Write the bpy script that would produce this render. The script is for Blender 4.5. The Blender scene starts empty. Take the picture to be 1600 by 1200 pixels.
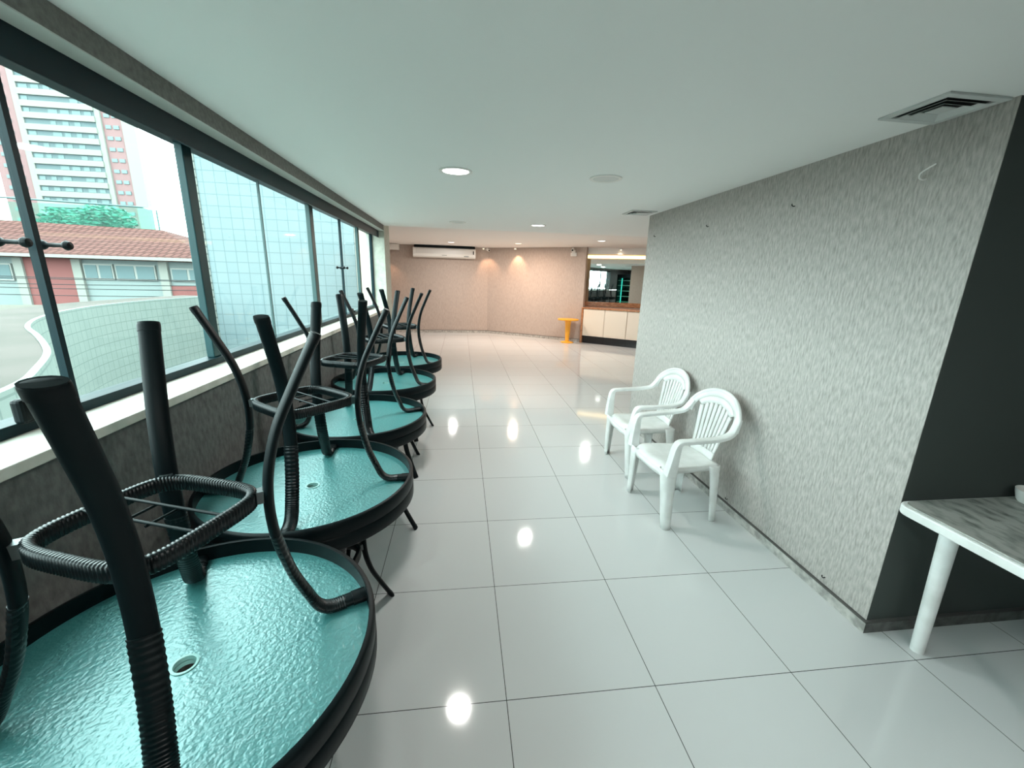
import bpy, bmesh, math, random
from mathutils import Vector, Matrix
random.seed(4)
C = bpy.context.scene.collection
sc = bpy.context.scene
PI = math.pi

# ------------------------------------------------------------------ camera
def _rot(rx, ry, rz):
    cx, sx, cy, sy, cz, sz = math.cos(rx), math.sin(rx), math.cos(ry), math.sin(ry), math.cos(rz), math.sin(rz)
    B = Matrix(((1, 0, 0), (0, 0, -1), (0, 1, 0)))
    Yw = Matrix(((cy, sy, 0), (-sy, cy, 0), (0, 0, 1)))
    Pt = Matrix(((1, 0, 0), (0, cx, -sx), (0, sx, cx)))
    Ro = Matrix(((cz, sz, 0), (-sz, cz, 0), (0, 0, 1)))
    return Ro @ Pt @ B @ Yw
R = _rot(0.2524, -0.1268, -0.0288)
CAM = Vector((-0.1678, -1.2032, 1.5661))
cam_data = bpy.data.cameras.new('camera'); cam = bpy.data.objects.new('camera', cam_data); C.objects.link(cam)
cam_data.sensor_width = 36; cam_data.lens = 638.7 / 1600 * 36; cam_data.clip_start = 0.02; cam_data.clip_end = 500
M = Matrix.Identity(4)
for i in range(3):
    M[i][0] = R[0][i]; M[i][1] = -R[1][i]; M[i][2] = -R[2][i]; M[i][3] = CAM[i]
cam.matrix_world = M
sc.camera = cam

# ------------------------------------------------------------------ sky and exposure
w = bpy.data.worlds.new('sky'); sc.world = w; w.use_nodes = True
bg = w.node_tree.nodes['Background']; bg.inputs[0].default_value = (0.85, 1.0, 0.995, 1); bg.inputs[1].default_value = 11.0
sc.view_settings.view_transform = 'Standard'; sc.view_settings.look = 'None'
sc.view_settings.exposure = 0.0; sc.view_settings.gamma = 1; sc.view_settings.use_curve_mapping = False
try:
    sc.cycles.max_bounces = 10; sc.cycles.diffuse_bounces = 6; sc.cycles.glossy_bounces = 5
    sc.cycles.transparent_max_bounces = 16; sc.cycles.transmission_bounces = 8
    sc.cycles.use_denoising = True; sc.cycles.sample_clamp_indirect = 6
    sc.cycles.caustics_reflective = False; sc.cycles.caustics_refractive = False
except Exception: pass

# ------------------------------------------------------------------ materials
def mat(name, col, rough=0.6, metal=0.0, spec=0.5, **kw):
    m = bpy.data.materials.new(name); m.use_nodes = True
    nt = m.node_tree; b = nt.nodes['Principled BSDF']
    b.inputs['Base Color'].default_value = (*col, 1); b.inputs['Roughness'].default_value = rough
    b.inputs['Metallic'].default_value = metal; b.inputs['Specular IOR Level'].default_value = spec
    if 'emit' in kw:
        b.inputs['Emission Color'].default_value = (*kw['emit'], 1); b.inputs['Emission Strength'].default_value = kw.get('es', 1)
    if 'trans' in kw: b.inputs['Transmission Weight'].default_value = kw['trans']
    return m
def N(m, t, **kw):
    n = m.node_tree.nodes.new(t)
    for k, v in kw.items():
        if hasattr(n, k): setattr(n, k, v)
        else: n.inputs[k].default_value = v
    return n
def L(m, a, ao, b, bi): m.node_tree.links.new(a.outputs[ao], b.inputs[bi])
def P(m): return m.node_tree.nodes['Principled BSDF']
def noisy(m, c1, c2, scale=(1, 1, 1), nscale=8, detail=6, bump=0.0, lo=0.35, hi=0.65, dist=0.01, world=True):
    """colour variation and relief from a noise in metres"""
    if world:
        g = N(m, 'ShaderNodeNewGeometry'); src = (g, 'Position')
    else:
        g = N(m, 'ShaderNodeTexCoord'); src = (g, 'Object')
    mp = N(m, 'ShaderNodeMapping'); mp.inputs['Scale'].default_value = scale
    L(m, src[0], src[1], mp, 'Vector')
    n = N(m, 'ShaderNodeTexNoise'); n.inputs['Scale'].default_value = nscale; n.inputs['Detail'].default_value = detail
    L(m, mp, 0, n, 'Vector')
    r = N(m, 'ShaderNodeValToRGB'); r.color_ramp.elements[0].position = lo; r.color_ramp.elements[1].position = hi
    r.color_ramp.elements[0].color = (*c1, 1); r.color_ramp.elements[1].color = (*c2, 1)
    L(m, n, 'Fac', r, 'Fac'); L(m, r, 0, P(m), 'Base Color')
    if bump:
        b = N(m, 'ShaderNodeBump'); b.inputs['Strength'].default_value = bump; b.inputs['Distance'].default_value = dist
        L(m, n, 'Fac', b, 'Height'); L(m, b, 0, P(m), 'Normal')
    return m, n, r

# floor: polished porcelain, 60 cm tiles with thin dark joints
m_floor = mat('porcelain_tiles', (0.6, 0.6, 0.56), 0.09, spec=0.5)
g = N(m_floor, 'ShaderNodeNewGeometry'); bt = N(m_floor, 'ShaderNodeTexBrick'); bt.offset = 0; bt.squash = 1
bt.inputs['Scale'].default_value = 1; bt.inputs['Brick Width'].default_value = 0.6; bt.inputs['Row Height'].default_value = 0.6
bt.inputs['Mortar Size'].default_value = 0.0016; bt.inputs['Mortar Smooth'].default_value = 0.1
bt.inputs['Color1'].default_value = (0.62, 0.64, 0.64, 1); bt.inputs['Color2'].default_value = (0.60, 0.62, 0.62, 1); bt.inputs['Mortar'].default_value = (0.05, 0.055, 0.05, 1)
L(m_floor, g, 'Position', bt, 'Vector'); L(m_floor, bt, 'Color', P(m_floor), 'Base Color')
nz = N(m_floor, 'ShaderNodeTexNoise'); nz.inputs['Scale'].default_value = 3; L(m_floor, g, 'Position', nz, 'Vector')
mr = N(m_floor, 'ShaderNodeMapRange'); mr.inputs['To Min'].default_value = 0.035; mr.inputs['To Max'].default_value = 0.11
L(m_floor, nz, 'Fac', mr, 'Value'); L(m_floor, mr, 0, P(m_floor), 'Roughness')

m_ceil = mat('ceiling_paint', (0.86, 0.885, 0.87), 0.7)
m_ceil_far = mat('ceiling_paint_far', (0.84, 0.83, 0.81), 0.7)
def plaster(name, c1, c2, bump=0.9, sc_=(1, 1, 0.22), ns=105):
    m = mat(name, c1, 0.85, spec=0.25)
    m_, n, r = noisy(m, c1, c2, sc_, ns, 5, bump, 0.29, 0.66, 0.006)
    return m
m_grey = plaster('textured_grey_plaster', (0.31, 0.30, 0.275), (0.52, 0.495, 0.47), 0.8)
m_pink = plaster('textured_pink_plaster', (0.40, 0.335, 0.295), (0.48, 0.405, 0.36), 0.3, ns=60)
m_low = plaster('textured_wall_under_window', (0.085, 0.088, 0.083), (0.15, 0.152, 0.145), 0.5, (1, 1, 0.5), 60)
m_beam = plaster('rough_beam', (0.13, 0.125, 0.115), (0.19, 0.185, 0.17), 0.4, (1, 1, 1), 60)
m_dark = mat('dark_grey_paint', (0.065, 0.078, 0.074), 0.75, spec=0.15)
m_back = mat('dim_wall_paint', (0.05, 0.06, 0.06), 0.8)
m_sill = mat('sill_stone', (0.6, 0.58, 0.52), 0.35); noisy(m_sill, (0.52, 0.52, 0.45), (0.66, 0.64, 0.58), (1, 1, 1), 14, 6)
m_base = mat('stone_skirting', (0.4, 0.39, 0.37), 0.5); noisy(m_base, (0.26, 0.255, 0.24), (0.52, 0.51, 0.48), (1, 1, 1), 22, 6)
m_based2 = mat('dark_stone_skirting', (0.1, 0.1, 0.1), 0.5); noisy(m_based2, (0.06, 0.065, 0.06), (0.13, 0.135, 0.13), (1, 1, 1), 22, 6)
m_based = mat('dark_skirting_top', (0.08, 0.08, 0.075), 0.9)  # plain dark tone for the upper edge of the skirting
m_alu = mat('dark_bronze_aluminium', (0.002, 0.016, 0.021), 0.45, 0.0, 0.15)
m_post = mat('grey_green_aluminium', (0.035, 0.075, 0.075), 0.4, 0.0, 0.3)
m_black = mat('black_plastic', (0.002, 0.005, 0.006), 0.45, 0.0, 0.15)
m_steel = mat('black_painted_steel', (0.0012, 0.005, 0.006), 0.45, 0.0, 0.14)
m_wrap = mat('dark_rattan_wrap', (0.0015, 0.005, 0.006), 0.3, 0.0, 0.35)
m_chrome = mat('bare_metal', (0.45, 0.47, 0.46), 0.3, 0.9)
m_white = mat('white_plastic', (0.78, 0.80, 0.79), 0.38); noisy(m_white, (0.70, 0.72, 0.70), (0.82, 0.84, 0.83), (1, 1, 1), 9, 5)
m_white2 = mat('white_paint', (0.8, 0.8, 0.77), 0.5)
m_vent = mat('vent_paint', (0.55, 0.58, 0.57), 0.45)
m_ventd = mat('vent_shadow_gap', (0.015, 0.02, 0.02), 0.8)
m_yellow = mat('yellow_laminate', (0.85, 0.40, 0.03), 0.4)
m_wood = mat('brown_laminate', (0.36, 0.15, 0.07), 0.25); noisy(m_wood, (0.28, 0.12, 0.055), (0.50, 0.24, 0.12), (1, 6, 6), 6, 4)
m_cab = mat('cream_cabinet', (0.74, 0.66, 0.56), 0.4)
m_kick = mat('black_plinth', (0.006, 0.006, 0.008), 0.25)
m_mirror = mat('mirror_silver', (0.82, 0.88, 0.86), 0.015, 1.0)
m_on = mat('lamp_diffuser_lit', (1, 1, 1), 0.4, emit=(1, 0.99, 0.96), es=5)
m_onw = mat('lamp_diffuser_warm', (1, 1, 1), 0.4, emit=(1, 0.80, 0.5), es=5)
m_spot = mat('spot_bulb', (1, 1, 1), 0.4, emit=(1, 0.82, 0.55), es=14)
m_led = mat('led_strip', (1, 1, 1), 0.4, emit=(1, 0.72, 0.32), es=5)
m_off = mat('lamp_diffuser_off', (0.55, 0.6, 0.59), 0.3)
m_marble = mat('stained_table_top', (0.5, 0.5, 0.47), 0.35); noisy(m_marble, (0.10, 0.115, 0.10), (0.42, 0.43, 0.40), (2.2, 1, 1), 13, 12, lo=0.26, hi=0.55)

def clear_pane(name, tint=(1, 1, 1), gl=0.05):
    m = bpy.data.materials.new(name); m.use_nodes = True; nt = m.node_tree; nt.nodes.clear()
    o = nt.nodes.new('ShaderNodeOutputMaterial'); t = nt.nodes.new('ShaderNodeBsdfTransparent'); t.inputs[0].default_value = (*tint, 1)
    gs = nt.nodes.new('ShaderNodeBsdfGlossy'); gs.inputs['Roughness'].default_value = 0.02; gs.inputs[0].default_value = (0.9, 1, 1, 1)
    mx = nt.nodes.new('ShaderNodeMixShader'); lw = nt.nodes.new('ShaderNodeLayerWeight'); pw = nt.nodes.new('ShaderNodeMath'); pw.operation = 'POWER'; pw.inputs[1].default_value = 4
    fr = nt.nodes.new('ShaderNodeMath'); fr.operation = 'MULTIPLY_ADD'; fr.inputs[1].default_value = 0.16; fr.inputs[2].default_value = 0.008
    nt.links.new(lw.outputs['Facing'], pw.inputs[0]); nt.links.new(pw.outputs[0], fr.inputs[0])
    nt.links.new(fr.outputs[0], mx.inputs[0]); nt.links.new(t.outputs[0], mx.inputs[1]); nt.links.new(gs.outputs[0], mx.inputs[2])
    nt.links.new(mx.outputs[0], o.inputs[0]); return m
m_glass = clear_pane('window_glass', (0.93, 0.985, 0.98))
m_tint = clear_pane('green_rail_glass', (0.72, 0.95, 0.88))

# hammered sea-green table glass
m_tg = mat('hammered_table_glass', (0.055, 0.26, 0.26), 0.34)
P(m_tg).inputs['Transmission Weight'].default_value = 0.25; P(m_tg).inputs['IOR'].default_value = 2.3
P(m_tg).inputs['Specular Tint'].default_value = (0.75, 1, 1, 1)
g = N(m_tg, 'ShaderNodeNewGeometry'); v = N(m_tg, 'ShaderNodeTexNoise'); v.inputs['Scale'].default_value = 105; v.inputs['Detail'].default_value = 1.5; v.inputs['Distortion'].default_value = 0.2
L(m_tg, g, 'Position', v, 'Vector'); b = N(m_tg, 'ShaderNodeBump'); b.inputs['Strength'].default_value = 0.5; b.inputs['Distance'].default_value = 0.004
L(m_tg, v, 'Fac', b, 'Height'); L(m_tg, b, 0, P(m_tg), 'Normal')
m_grom = mat('pale_glass_edge', (0.25, 0.5, 0.47), 0.3)

def tile_mat(name, c, mortar, wd, hg, ms, axes='XZ', rough=0.5, emit=0):
    m = mat(name, c, rough); g = N(m, 'ShaderNodeNewGeometry'); sp = N(m, 'ShaderNodeSeparateXYZ'); cb = N(m, 'ShaderNodeCombineXYZ')
    L(m, g, 'Position', sp, 0); L(m, sp, axes[0], cb, 0); L(m, sp, axes[1], cb, 1)
    bt = N(m, 'ShaderNodeTexBrick'); bt.offset = 0; bt.inputs['Scale'].default_value = 1
    bt.inputs['Brick Width'].default_value = wd; bt.inputs['Row Height'].default_value = hg; bt.inputs['Mortar Size'].default_value = ms
    bt.inputs['Color1'].default_value = (*c, 1); bt.inputs['Color2'].default_value = (c[0] * .94, c[1] * .95, c[2] * .95, 1); bt.inputs['Mortar'].default_value = (*mortar, 1)
    L(m, cb, 0, bt, 'Vector'); L(m, bt, 'Color', P(m), 'Base Color'); return m

# ------------------------------------------------------------------ mesh helpers
class MB:
    def __init__(s): s.v = []; s.f = []; s.sm = []
    def add(s, vs, fs, smooth=False):
        o = len(s.v); s.v += [tuple(v) for v in vs]; s.f += [tuple(i + o for i in f) for f in fs]; s.sm += [smooth] * len(fs); return s
    def box(s, a, b):
        x0, y0, z0 = a; x1, y1, z1 = b
        v = [(x0, y0, z0), (x1, y0, z0), (x1, y1, z0), (x0, y1, z0), (x0, y0, z1), (x1, y0, z1), (x1, y1, z1), (x0, y1, z1)]
        return s.add(v, [(0, 3, 2, 1), (4, 5, 6, 7), (0, 1, 5, 4), (1, 2, 6, 5), (2, 3, 7, 6), (3, 0, 4, 7)])
    def prism(s, poly, z0, z1):
        n = len(poly); v = [(x, y, z0) for x, y in poly] + [(x, y, z1) for x, y in poly]
        return s.add(v, [tuple(range(n - 1, -1, -1)), tuple(range(n, 2 * n))] + [(i, (i + 1) % n, n + (i + 1) % n, n + i) for i in range(n)])
    def sweep(s, path, prof, side=None, closed=False, scales=None, cap=True):
        """prof: list of (a, b): a along side vector, b along the second normal"""
        n = len(path); m = len(prof); vs = []
        for i, p in enumerate(path):
            p = Vector(p)
            if closed: t = Vector(path[(i + 1) % n]) - Vector(path[i - 1])
            else: t = Vector(path[min(i + 1, n - 1)]) - Vector(path[max(i - 1, 0)])
            t.normalize()
            sd = Vector(side(i) if callable(side) else (side or (0, 0, 1)))
            if abs(sd.dot(t)) > 0.98: sd = Vector((1, 0, 0)) if abs(t.x) < .9 else Vector((0, 1, 0))
            sd = (sd - t * sd.dot(t)).normalized(); nn = t.cross(sd)
            k = scales[i] if scales else 1.0
            ka, kb = k if isinstance(k, tuple) else (k, k)
            for a, b in prof: vs.append(p + sd * a * ka + nn * b * kb)
        fs = []
        for i in range(n if closed else n - 1):
            j = (i + 1) % n
            for q in range(m): fs.append((i * m + q, i * m + (q + 1) % m, j * m + (q + 1) % m, j * m + q))
        if not closed and cap: fs += [tuple(range(m - 1, -1, -1)), tuple(range((n - 1) * m, n * m))]
        return s.add(vs, fs, True)
    def tube(s, path, r, n=10, **kw): return s.sweep(path, [(r * math.cos(2 * PI * i / n), r * math.sin(2 * PI * i / n)) for i in range(n)], **kw)
    def lathe(s, prof, n=48, c=(0, 0), closed=False, smooth=True):
        m = len(prof); vs = [(c[0] + r * math.cos(2 * PI * i / n), c[1] + r * math.sin(2 * PI * i / n), z) for i in range(n) for r, z in prof]
        fs = [(i * m + q, ((i + 1) % n) * m + q, ((i + 1) % n) * m + (q + 1) % m, i * m + (q + 1) % m) for i in range(n) for q in range(m if closed else m - 1)]
        return s.add(vs, fs, smooth)
    def xform(s, M): s.v = [tuple(M @ Vector(v)) for v in s.v]; return s
    def build(s, name, m, parent=None, bevel=0, auto=True):
        me = bpy.data.meshes.new(name); me.from_pydata(s.v, [], s.f); me.polygons.foreach_set('use_smooth', s.sm)
        bm = bmesh.new(); bm.from_mesh(me); bmesh.ops.recalc_face_normals(bm, faces=bm.faces); bm.to_mesh(me); bm.free()
        me.materials.append(m); o = bpy.data.objects.new(name, me); C.objects.link(o)
        if parent: o.parent = parent
        if bevel:
            b = o.modifiers.new('bevel', 'BEVEL'); b.width = bevel; b.segments = 2; b.limit_method = 'ANGLE'
        if auto and any(s.sm): 
            e = o.modifiers.new('edges', 'EDGE_SPLIT'); e.split_angle = math.radians(50)
        return o
def oval(a, b, n=12): return [(a * math.cos(2 * PI * i / n), b * math.sin(2 * PI * i / n)) for i in range(n)]
def spline(pts, k=6):
    pts = [Vector(p) for p in pts]; out = []
    for i in range(len(pts) - 1):
        p0 = pts[max(i - 1, 0)]; p1 = pts[i]; p2 = pts[i + 1]; p3 = pts[min(i + 2, len(pts) - 1)]
        for j in range(k):
            t = j / k; out.append(0.5 * ((2 * p1) + (p2 - p0) * t + (2 * p0 - 5 * p1 + 4 * p2 - p3) * t * t + (3 * p1 - p0 - 3 * p2 + p3) * t ** 3))
    out.append(pts[-1]); return out
def tag(o, label=None, cat=None, group=None, kind=None):
    if label: o['label'] = label
    if cat: o['category'] = cat
    if group: o['group'] = group
    if kind: o['kind'] = kind
    return o
def empty(name, loc=(0, 0, 0), rot=(0, 0, 0)):
    o = bpy.data.objects.new(name, None); C.objects.link(o); o.location = loc; o.rotation_euler = rot; o.empty_display_size = 0.1; return o
def struct(name, mb, m, parent=None, **kw):
    o = mb.build(name, m, parent, **kw)
    if not parent: o['kind'] = 'structure'
    return o
def copy_tree(o, parent=None):
    c = o.copy(); C.objects.link(c)
    if parent: c.parent = parent
    for ch in list(o.children): copy_tree(ch, c)
    return c

# ------------------------------------------------------------------ room shell
ZC, ZF = 2.215, 2.38
XB = -1.205                                   # inner face of beam and low wall
struct('floor', MB().box((-1.45, -4.0, -0.12), (7, 11.6, 0.0)).prism([(-1.45, 5.2), (-1.45, 11.6), (-3.2, 11.6), (-3.0, 5.2)], -0.12, 0.0), m_floor)
struct('ceiling', MB().box((XB, -4.0, ZC), (7, 4.9, ZC + 0.3)), m_ceil)
struct('ceiling_far', MB().prism([(-1.45, 4.9), (7, 4.9), (7, 11.8), (-3.0, 11.8), (-2.87, 11.0), (-1.66, 5.12), (-1.45, 5.12)], ZF, ZF + 0.15), m_ceil_far)
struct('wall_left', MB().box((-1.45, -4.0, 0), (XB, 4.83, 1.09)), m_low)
struct('wall_left_rear', MB().box((-1.45, -4.0, 1.12), (XB, -1.5, 2.145)), m_back)
struct('trim_1', MB().box((-1.45, -4.0, 2.145), (XB, 4.83, ZC + 0.35)), m_beam)             # beam over the windows
struct('trim_2', MB().box((-1.46, -1.5, 1.09), (XB + 0.012, 4.83, 1.12)), m_sill, bevel=0.003)   # sill
struct('trim_3', MB().box((-1.29, -1.5, 2.055), (-1.275, 4.83, 2.145)).box((-1.45, -1.5, 2.105), (-1.29, 4.83, 2.145)), m_alu, bevel=0.003)  # window header
struct('trim_6', MB().box((-1.276, -4.0, 2.141), (XB - 0.0005, 4.83, 2.1452)), mat('soffit_paint', (0.5, 0.53, 0.5), 0.7))   # pale strip under the beam
struct('trim_4', MB().box((-1.45, 4.83, 0), (XB, 5.25, ZC + 0.35)), plaster('pillar_render', (0.42, 0.43, 0.37), (0.53, 0.53, 0.46), 0.2, (1, 1, 1), 20))
# left wall of the far part
struct('wall_left_far', MB().prism([(-1.45, 5.25), (-1.45, 5.12), (-1.66, 5.12), (-2.85, 10.9), (-2.7, 10.9), (-1.55, 5.25)], 0, 2.5), m_pink)
# far walls
struct('wall_far', MB().prism([(-2.9, 10.70), (0.58, 10.82), (0.62, 11.0), (-2.9, 10.9)], 0, ZF), m_pink)
struct('wall_far_right', MB().prism([(0.58, 10.82), (2.95, 9.24), (3.03, 9.36), (3.03, 10.0), (0.62, 11.0)], 0, ZF), m_pink)
MA = math.radians(-22.0)                       # direction of the wall that carries the mirror
D = Vector((math.cos(MA), math.sin(MA), 0)); NN = Vector((D.y, -D.x, 0))     # NN points to the room
M0 = Vector((3.03, 9.90, 0))
def along(s, n=0, z=0): return M0 + D * s + NN * n + Vector((0, 0, z))
def pr(s0, s1, n0, n1): return [tuple(along(s, n).xy) for s, n in ((s0, n0), (s1, n0), (s1, n1), (s0, n1))]
struct('wall_back', MB().prism(pr(0.0, 4.5, 0, -0.15), 0, ZF), m_pink)
struct('wall_right_far', MB().box((6.6, 2.9, 0), (6.75, 11.6, ZF)), m_pink)
struct('wall_behind', MB().box((-3.0, 11.55, 0), (6.75, 11.7, ZF)), m_pink)
# thick wall on the right (its near end turns into the dark nook)
struct('wall_right', MB().box((1.715, 0.165, 0), (1.718, 3.0, ZC)), m_grey)
struct('wall_right_core', MB().box((1.718, 0.175, 0), (6.75, 3.0, ZC)), m_pink)
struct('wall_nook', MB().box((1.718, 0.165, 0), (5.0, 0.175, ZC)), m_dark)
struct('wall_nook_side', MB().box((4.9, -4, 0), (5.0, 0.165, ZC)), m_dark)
struct('wall_rear', MB().box((-1.45, -4.1, 0), (5.0, -4.0, ZC)), m_back)
# skirtings
def skirting(name, poly, poly2, h=0.055, m=None):
    o = struct(name, MB().prism(poly, 0, h - 0.008), m or m_base); o['kind'] = 'structure'
    struct('top_edge', MB().prism(poly2, h - 0.008, h), m_based, o)
skirting('baseboard_right', [(1.699, 0.15), (1.715, 0.165), (1.715, 3.0), (1.699, 3.0)], [(1.701, 0.152), (1.715, 0.165), (1.715, 3.0), (1.701, 3.0)], 0.06)
skirting('baseboard_nook', [(1.70, 0.15), (4.9, 0.15), (4.9, 0.165), (1.715, 0.165)], [(1.701, 0.152), (4.9, 0.152), (4.9, 0.165), (1.715, 0.165)], 0.06, m_based2)
skirting('baseboard_far', [(-2.7, 10.69), (0.58, 10.805), (0.58, 10.82), (-2.7, 10.706)], [(-2.7, 10.69), (0.58, 10.805), (0.58, 10.82), (-2.7, 10.706)], 0.07)
skirting('baseboard_far_right', [(0.575, 10.806), (2.94, 9.225), (2.95, 9.24), (0.58, 10.82)], [(0.575, 10.806), (2.94, 9.225), (2.95, 9.24), (0.58, 10.82)], 0.07)

# ------------------------------------------------------------------ windows
XG = -1.385
def window(n, y0, y1, joints=(), post_end=None, knobs=False):
    fr = MB().box((-1.42, y0, 1.12), (-1.352, y1, 1.152)).box((-1.42, y0, 2.095), (-1.35, y1, 2.106))
    root = struct('window_%d' % n, fr, m_alu, bevel=0.002)
    ys = [y0] + list(joints) + [y1]
    for a, b in zip(ys[:-1], ys[1:]):
        MB().box((XG - 0.004, a + 0.004, 1.15), (XG + 0.004, b - 0.004, 2.10)).build('pane', m_glass, root)
    for j in joints:
        if knobs:
            MB().box((XG - 0.011, j - 0.009, 1.15), (XG + 0.011, j + 0.009, 2.10)).build('seal', m_alu, root)
            for dy in (-0.062, 0.062):
                k = MB().lathe([(0.0, -0.045), (0.011, -0.042), (0.0145, -0.033), (0.011, -0.025), (0.006, -0.02), (0.006, 0.02), (0.011, 0.025), (0.0145, 0.033), (0.011, 0.042), (0, 0.045)], 16)
                k.xform(Matrix.Translation((XG, j + dy, 1.625)) @ Matrix.Rotation(PI / 2, 4, 'Y')); k.build('knob', m_black, root)
        else:
            MB().box((XG - 0.006, j - 0.006, 1.15), (XG + 0.006, j + 0.005, 2.10)).build('seal', m_post, root)
    if post_end:
        MB().box((-1.40, y1 - post_end[0], 1.152), (-1.365, y1, 2.10)).build('post', post_end[1], root, bevel=0.004)
    return root
window(1, -1.5, -0.62, (), (0.08, m_alu))
w2 = window(2, -0.62, 0.988, (0.19,), (0.065, mat('teal_post', (0.005, 0.04, 0.045), 0.45, 0.0, 0.3)), knobs=True)
window(3, 0.988, 2.54, (1.65,), (0.08, m_post))
w4 = window(4, 2.54, 4.09, (3.36,), (0.06, m_post), knobs=True)
window(5, 4.09, 4.83, (), (0.03, m_alu))
def latch(name, loc, s, label):
    r = empty(name, loc); tag(r, label, 'window latch')
    MB().box((-0.012 * s, -0.05 * s, -0.03 * s), (0.012 * s, 0.05 * s, 0.03 * s)).build('housing', m_black, r, bevel=0.008 * s)
    MB().box((0.012 * s, -0.012 * s, -0.015 * s), (0.035 * s, 0.035 * s, 0.012 * s)).build('lever', m_black, r, bevel=0.005 * s)
    return r
latch('window_latch', (-1.338, 0.03, 1.185), 1.15, 'black window latch on the bottom rail behind the nearest upturned leg')
latch('window_latch', (-1.338, 3.42, 1.175), 1.0, 'small black window latch on the far part of the sill')

# ------------------------------------------------------------------ patio tables
H = 0.72
LEGP = [(0.322, 0.0), (0.268, 0.11), (0.222, 0.215), (0.197, 0.33), (0.198, 0.45), (0.222, 0.56), (0.252, 0.64), (0.272, 0.682), (0.30, 0.70), (0.345, 0.70), (0.383, 0.70)]
def make_table():
    root = empty('patio_table')
    MB().lathe([(0.383, 0.668), (0.393, 0.668), (0.397, 0.672), (0.3975, 0.695), (0.397, 0.716), (0.394, 0.72), (0.372, 0.72), (0.372, 0.7165), (0.383, 0.7165)], 96, closed=True).build('rim', m_steel, root)
    MB().lathe([(0.024, 0.711), (0.383, 0.711), (0.383, 0.7165), (0.024, 0.7165)], 96, closed=True).build('glass_top', m_tg, root)
    MB().lathe([(0.021, 0.709), (0.0265, 0.709), (0.0265, 0.7105), (0.024, 0.7105), (0.024, 0.7175), (0.027, 0.7175), (0.027, 0.719), (0.021, 0.719)], 32, closed=True).build('parasol_hole_ring', m_grom, root)
    for k in range(4):
        th = -PI / 2 + k * PI / 2; c, s = math.cos(th), math.sin(th)
        path = spline([(r * c, r * s, z) for r, z in LEGP], 8); sd = (-s, c, 0)
        n0 = len(path)
        leg = MB().sweep(path, oval(0.0215, 0.011, 14), side=sd).build('leg', m_steel, root)
        # wrapped length between the ring bracket and the rim
        dense = spline([(r * c, r * s, z) for r, z in LEGP[4:10]], 44)
        dense = dense[2:-14]
        scl = [1.06 + 0.035 * math.sin(i * 2 * PI / 5.0) for i in range(len(dense))]
        MB().sweep(dense, oval(0.0215, 0.0112, 12), side=sd, scales=scl).build('rattan_wrap', m_wrap, leg)
        MB().sweep([(0.350 * c, 0.350 * s, 0.70), (0.383 * c, 0.383 * s, 0.70)], oval(0.0245, 0.0125, 14), side=sd).build('sleeve', m_black, leg)
        f0 = Vector((0.322 * c, 0.322 * s, 0.0)); f1 = Vector(path[2])
        MB().sweep([f0, f0.lerp(f1, 0.06), f0.lerp(f1, 0.18), f0.lerp(f1, 0.4), f1], oval(0.0225, 0.012, 18), side=sd, scales=[(0.80, 0.6), (0.93, 0.88), (0.99, 0.98), 1.0, 1.0]).build('foot_cap', m_black, leg)
        MB().sweep([(0.162 * c, 0.162 * s, 0.352), (0.192 * c, 0.192 * s, 0.352)], [(-0.012, -0.014), (0.012, -0.014), (0.012, 0.014), (-0.012, 0.014)], side=sd).build('bracket', mat_bracket, root)
    n = 540; path = []
    for i in range(n):
        a = 2 * PI * i / n; e = 2 / 4.4
        # rounded square, corners towards the legs
        ca, sa = math.cos(a), math.sin(a)
        x = 0.137 * math.copysign(abs(ca) ** e, ca); y = 0.137 * math.copysign(abs(sa) ** e, sa)
        q = PI / 4; path.append((x * math.cos(q) - y * math.sin(q), x * math.sin(q) + y * math.cos(q), 0.352))
    dn = path + [path[0]]; acc = [0.0]
    for i in range(n): acc.append(acc[-1] + (Vector(dn[i + 1]) - Vector(dn[i])).length)
    rs = []; j = 0
    for i in range(n):
        t = acc[-1] * i / n
        while acc[j + 1] < t: j += 1
        rs.append(Vector(dn[j]).lerp(Vector(dn[j + 1]), (t - acc[j]) / max(1e-9, acc[j + 1] - acc[j])))
    path = rs
    prof = [(-0.017, -0.004), (-0.014, -0.008), (0.014, -0.008), (0.017, -0.004), (0.017, 0.004), (0.014, 0.008), (-0.014, 0.008), (-0.017, 0.004)]
    MB().sweep(path, prof, side=(0, 0, 1), closed=True, scales=[(1.0 + 0.04 * (i % 4 < 2), 1.0 + 0.22 * (i % 4 < 2)) for i in range(n)]).build('brace_ring', m_wrap, root)
    rods = MB(); q = PI / 4
    def rt(x, y, z=0.338): return (x * math.cos(q) - y * math.sin(q), x * math.sin(q) + y * math.cos(q), z)
    for d in (-0.028, 0.028):
        rods.tube([rt(-0.134, d), rt(0.134, d)], 0.0032, 8); rods.tube([rt(d, -0.034, 0.342), rt(d, 0.034, 0.342)], 0.0028, 8)
    rods.build('parasol_guide', m_steel, root)
    return root
mat_bracket = mat('bracket_steel', (0.10, 0.12, 0.12), 0.35, 0.6)
TABX = [(-0.770, -0.414), (-0.769, 0.384), (-0.779, 1.190), (-0.772, 2.055), (-0.762, 2.884)]
ROTU = [0.45, 0.088, 0.434, -0.249, -0.319]
ROTL = [0.15, 0.70, -0.12, -0.72, -1.07 + PI / 2]
order = ['nearest to the camera', 'second from the camera', 'third from the camera', 'fourth from the camera', 'farthest, near the pillar']
proto = make_table()
for k in range(5):
    a = proto if k == 0 else copy_tree(proto)
    a.location = (TABX[k][0], TABX[k][1], 0); a.rotation_euler = (0, 0, ROTL[k])
    tag(a, 'round black patio table standing upright under the stacked one, %s' % order[k], 'table', 'upright patio tables along the window')
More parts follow.
